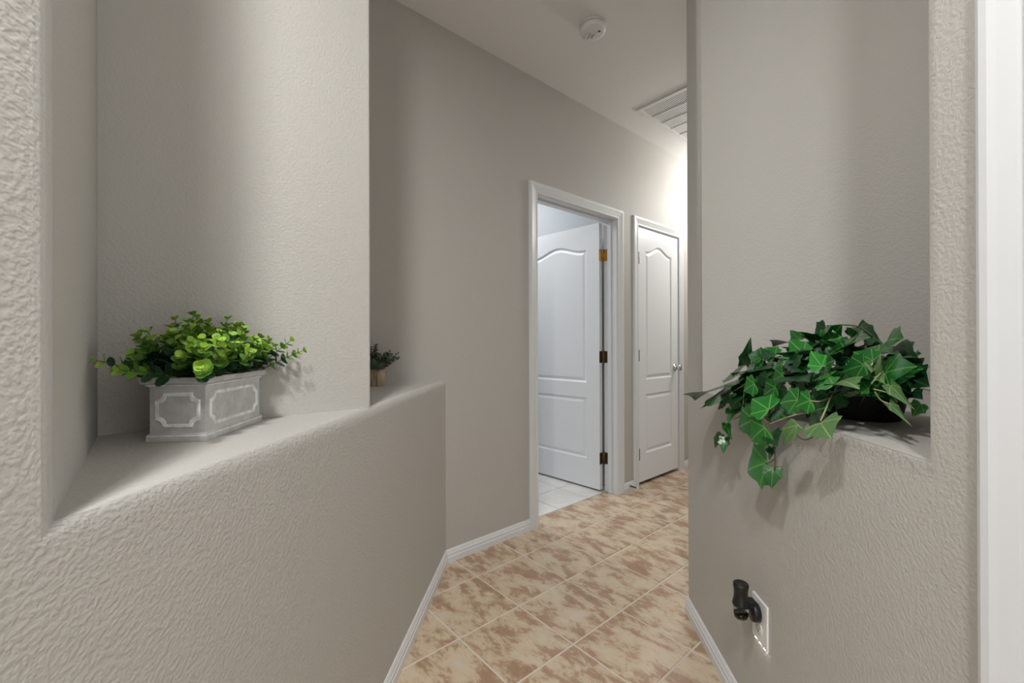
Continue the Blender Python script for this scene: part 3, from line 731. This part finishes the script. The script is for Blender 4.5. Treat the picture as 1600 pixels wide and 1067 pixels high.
build('pot', MB().lathe([(.070, 0), (.074, .003), (.086, .060), (.094, .098), (.096, .104), (.089, .106), (.086, .092)], 32, TR), M['basket'], iv, smooth=True)
build('soil', MB().lathe([(.085, .082), (.086, .092), (.04, .10), (.001, .103)], 24, TR), M['soil'], iv, smooth=True)
N_, B_, D_, P_ = 'ivy', 'ivy_bright', 'ivy_dark', 'ivy_pale'
# (base px, tip px, distance in front of (+) or behind (-) the wall face in metres, how much the blade lies flat, width, colour)
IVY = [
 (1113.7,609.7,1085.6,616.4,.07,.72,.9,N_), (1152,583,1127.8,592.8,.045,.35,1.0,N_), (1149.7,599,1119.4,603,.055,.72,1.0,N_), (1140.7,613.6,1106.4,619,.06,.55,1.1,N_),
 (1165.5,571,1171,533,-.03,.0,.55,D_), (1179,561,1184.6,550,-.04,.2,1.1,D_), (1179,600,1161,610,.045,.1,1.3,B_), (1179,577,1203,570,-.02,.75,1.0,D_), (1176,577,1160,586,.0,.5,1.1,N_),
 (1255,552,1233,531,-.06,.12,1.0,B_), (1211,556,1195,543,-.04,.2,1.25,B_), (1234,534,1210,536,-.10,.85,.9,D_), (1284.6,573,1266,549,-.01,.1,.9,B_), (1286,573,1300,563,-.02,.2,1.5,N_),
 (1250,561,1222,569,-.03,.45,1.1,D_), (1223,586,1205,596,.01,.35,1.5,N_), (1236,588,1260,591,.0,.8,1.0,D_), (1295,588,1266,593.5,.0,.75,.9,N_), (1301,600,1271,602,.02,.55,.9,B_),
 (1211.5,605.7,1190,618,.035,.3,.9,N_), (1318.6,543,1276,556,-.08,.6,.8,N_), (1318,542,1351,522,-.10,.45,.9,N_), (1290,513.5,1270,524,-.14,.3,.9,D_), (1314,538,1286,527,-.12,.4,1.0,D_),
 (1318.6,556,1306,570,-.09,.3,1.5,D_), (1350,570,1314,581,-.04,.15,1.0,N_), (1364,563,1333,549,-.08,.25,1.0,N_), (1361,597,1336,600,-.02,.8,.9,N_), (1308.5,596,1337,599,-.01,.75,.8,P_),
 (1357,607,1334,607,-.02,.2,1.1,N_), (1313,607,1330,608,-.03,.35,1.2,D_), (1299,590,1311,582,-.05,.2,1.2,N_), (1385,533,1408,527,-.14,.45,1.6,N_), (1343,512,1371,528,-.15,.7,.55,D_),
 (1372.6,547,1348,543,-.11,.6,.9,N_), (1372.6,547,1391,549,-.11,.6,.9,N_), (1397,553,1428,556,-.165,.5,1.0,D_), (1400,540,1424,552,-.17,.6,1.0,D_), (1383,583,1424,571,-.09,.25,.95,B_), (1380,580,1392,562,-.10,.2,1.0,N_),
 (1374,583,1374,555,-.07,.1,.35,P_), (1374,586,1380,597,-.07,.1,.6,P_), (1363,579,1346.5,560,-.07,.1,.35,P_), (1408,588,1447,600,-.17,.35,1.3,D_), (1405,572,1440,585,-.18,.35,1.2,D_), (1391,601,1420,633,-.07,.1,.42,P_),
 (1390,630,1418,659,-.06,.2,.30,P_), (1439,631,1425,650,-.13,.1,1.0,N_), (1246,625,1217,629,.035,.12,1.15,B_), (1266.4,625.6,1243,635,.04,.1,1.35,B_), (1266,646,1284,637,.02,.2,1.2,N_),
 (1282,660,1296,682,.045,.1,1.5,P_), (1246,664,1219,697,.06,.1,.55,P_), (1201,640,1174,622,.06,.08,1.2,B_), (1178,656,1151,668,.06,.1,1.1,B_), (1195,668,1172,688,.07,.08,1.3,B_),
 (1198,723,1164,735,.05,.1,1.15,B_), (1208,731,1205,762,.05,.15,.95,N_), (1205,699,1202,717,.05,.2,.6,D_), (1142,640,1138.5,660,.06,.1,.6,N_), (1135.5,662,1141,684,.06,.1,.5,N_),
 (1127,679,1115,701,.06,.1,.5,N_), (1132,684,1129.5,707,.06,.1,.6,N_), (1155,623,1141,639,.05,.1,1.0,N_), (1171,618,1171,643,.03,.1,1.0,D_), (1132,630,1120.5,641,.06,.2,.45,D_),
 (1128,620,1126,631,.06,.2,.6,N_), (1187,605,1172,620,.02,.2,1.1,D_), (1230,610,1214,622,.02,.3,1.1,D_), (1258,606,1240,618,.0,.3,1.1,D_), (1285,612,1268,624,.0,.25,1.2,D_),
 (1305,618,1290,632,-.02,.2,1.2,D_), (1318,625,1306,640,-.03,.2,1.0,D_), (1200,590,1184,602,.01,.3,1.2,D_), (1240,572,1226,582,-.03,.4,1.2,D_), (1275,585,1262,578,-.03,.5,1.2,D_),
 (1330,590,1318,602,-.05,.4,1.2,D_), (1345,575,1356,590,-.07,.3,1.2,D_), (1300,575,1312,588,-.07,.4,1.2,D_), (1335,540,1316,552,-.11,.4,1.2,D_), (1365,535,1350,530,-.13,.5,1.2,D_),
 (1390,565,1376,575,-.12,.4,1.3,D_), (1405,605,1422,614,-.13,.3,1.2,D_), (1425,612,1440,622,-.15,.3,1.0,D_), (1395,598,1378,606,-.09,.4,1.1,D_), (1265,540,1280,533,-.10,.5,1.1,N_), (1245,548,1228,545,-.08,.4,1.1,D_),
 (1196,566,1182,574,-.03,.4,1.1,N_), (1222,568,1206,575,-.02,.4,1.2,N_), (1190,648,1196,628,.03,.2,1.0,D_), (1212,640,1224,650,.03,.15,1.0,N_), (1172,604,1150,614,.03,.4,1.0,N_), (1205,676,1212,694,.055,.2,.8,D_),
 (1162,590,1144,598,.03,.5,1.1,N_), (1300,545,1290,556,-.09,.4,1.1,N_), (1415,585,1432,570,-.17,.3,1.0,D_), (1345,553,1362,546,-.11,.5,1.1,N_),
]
rv = random.Random(5)
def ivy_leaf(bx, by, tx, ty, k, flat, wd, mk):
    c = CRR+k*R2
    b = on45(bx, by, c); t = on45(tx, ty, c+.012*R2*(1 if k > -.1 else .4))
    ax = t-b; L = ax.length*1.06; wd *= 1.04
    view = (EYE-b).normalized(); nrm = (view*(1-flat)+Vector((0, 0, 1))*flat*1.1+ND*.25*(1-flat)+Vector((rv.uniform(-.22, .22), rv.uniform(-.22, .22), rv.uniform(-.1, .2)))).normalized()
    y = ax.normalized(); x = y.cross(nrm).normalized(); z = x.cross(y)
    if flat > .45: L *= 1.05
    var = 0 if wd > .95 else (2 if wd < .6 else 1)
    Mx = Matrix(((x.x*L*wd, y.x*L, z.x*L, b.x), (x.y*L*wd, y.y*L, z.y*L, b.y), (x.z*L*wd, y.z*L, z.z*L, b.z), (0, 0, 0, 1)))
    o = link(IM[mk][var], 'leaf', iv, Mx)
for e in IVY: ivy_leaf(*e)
# second layer of leaves between the ones above, within the mound's outline
OUT = [(1172, 566), (1205, 545), (1240, 531), (1275, 524), (1310, 514), (1345, 516), (1380, 528), (1412, 545), (1432, 570), (1440, 600), (1425, 622), (1385, 615), (1335, 614), (1300, 625), (1262, 636), (1225, 635), (1190, 630), (1160, 615), (1150, 596)]
def inside(x, y):
    c = False
    for i in range(len(OUT)):
        (x0, y0), (x1, y1) = OUT[i], OUT[i-1]
        if (y0 > y) != (y1 > y) and x < (x1-x0)*(y-y0)/(y1-y0)+x0: c = not c
    return c
nmid = 0
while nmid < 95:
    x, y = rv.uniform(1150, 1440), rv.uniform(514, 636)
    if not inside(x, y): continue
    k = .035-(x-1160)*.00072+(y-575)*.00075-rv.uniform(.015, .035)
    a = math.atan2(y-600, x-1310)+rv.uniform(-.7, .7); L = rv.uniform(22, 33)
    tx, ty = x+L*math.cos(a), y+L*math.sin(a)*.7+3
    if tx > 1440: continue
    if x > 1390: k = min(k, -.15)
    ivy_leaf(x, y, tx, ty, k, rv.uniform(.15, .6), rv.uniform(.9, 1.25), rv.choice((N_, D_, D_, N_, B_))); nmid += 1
# inner leaves filling the mound, kept inside the niche and above the ledge
nfill = 0
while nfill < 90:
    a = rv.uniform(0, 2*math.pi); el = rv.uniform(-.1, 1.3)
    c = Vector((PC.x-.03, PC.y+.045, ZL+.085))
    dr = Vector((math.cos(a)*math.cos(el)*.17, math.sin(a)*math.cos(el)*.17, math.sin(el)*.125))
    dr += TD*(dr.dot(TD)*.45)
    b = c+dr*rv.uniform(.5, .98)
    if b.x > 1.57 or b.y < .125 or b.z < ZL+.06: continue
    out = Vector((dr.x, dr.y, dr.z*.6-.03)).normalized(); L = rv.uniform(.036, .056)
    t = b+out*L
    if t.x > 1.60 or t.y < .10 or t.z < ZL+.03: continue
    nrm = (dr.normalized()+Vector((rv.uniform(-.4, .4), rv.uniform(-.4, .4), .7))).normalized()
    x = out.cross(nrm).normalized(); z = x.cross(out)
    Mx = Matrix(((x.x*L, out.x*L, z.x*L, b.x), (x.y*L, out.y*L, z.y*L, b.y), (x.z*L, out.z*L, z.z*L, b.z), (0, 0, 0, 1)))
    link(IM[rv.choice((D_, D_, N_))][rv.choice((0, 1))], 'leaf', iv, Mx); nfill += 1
STEMS = [
 ([(1283,518,-.14), (1300,509,-.15), (1325,508,-.15), (1345,512,-.15), (1362,524,-.14)], .0017, 'stem'),
 ([(1325,612,-.05), (1305,614,-.02), (1297,622,.0), (1290,640,.03), (1282,658,.045)], .0018, 'stem_pale'),
 ([(1266,626,.04), (1280,627,.03), (1295,622,.0)], .0013, 'stem_pale'),
 ([(1275,668,.045), (1271,681,.05), (1259,687,.06), (1250,684,.062), (1244,678,.06)], .0013, 'stem'),
 ([(1262,644,.02), (1240,649,.045), (1222,655,.055), (1202,663,.065)], .0016, 'stem_pale'),
 ([(1204,664,.065), (1208,690,.058), (1211,712,.052), (1210,734,.05)], .0014, 'stem'), ([(1211,716,.052), (1204,722,.05), (1196,724,.05)], .0011, 'stem'), ([(1210,697,.055), (1205,700,.052)], .0010, 'stem'),
 ([(1170,596,.03), (1155,606,.05), (1141,614,.06), (1125,622,.065), (1102,628,.07)], .0013, 'stem'),
 ([(1141,614,.06), (1141,630,.06), (1136,645,.06), (1140,665,.06), (1142,683,.06), (1135,688,.06), (1128,680,.06)], .0012, 'stem'),
 ([(1163,606,.045), (1161,632,.055), (1158,648,.06), (1147,655,.06)], .0013, 'stem'), ([(1158,643,.058), (1147,648,.06)], .0010, 'stem'),
 ([(1365,608,-.04), (1385,613,-.06), (1394,618,-.07), (1402,628,-.07)], .0015, 'stem_pale'), ([(1367,612,-.04), (1376,625,-.05), (1390,631,-.06)], .0013, 'stem_pale'),
 ([(1331,602,-.03), (1331,614,-.03), (1320,616,-.03)], .0013, 'stem'), ([(1361,600,-.03), (1373,586,-.06), (1380,580,-.08)], .0015, 'stem_pale'), ([(1358,606,-.04), (1340,640,-.16)], .0014, 'stem'),
 ([(1300,600,-.03), (1320,590,-.08), (1345,585,-.16)], .0018, 'stem'), ([(1240,590,.0), (1280,580,-.06), (1330,580,-.16)], .0018, 'stem'), ([(1180,590,.01), (1230,575,-.04), (1300,570,-.13), (1340,580,-.18)], .0018, 'stem'),
]
for pts, r, mk in STEMS:
    P = [on45(x, y, CRR+k*R2) for x, y, k in pts]
    Q = []
    for i in range(len(P)-1):
        p0, p1, p2, p3 = P[max(0, i-1)], P[i], P[i+1], P[min(len(P)-1, i+2)]
        for s in range(4):
            t = s/4; Q.append(.5*((2*p1)+(p2-p0)*t+(2*p0-5*p1+4*p2-p3)*t*t+(3*p1-p0-3*p2+p3)*t**3))
    Q.append(P[-1])
    build('stem', MB().tube(Q, r, 6), M[mk], iv, smooth=True)
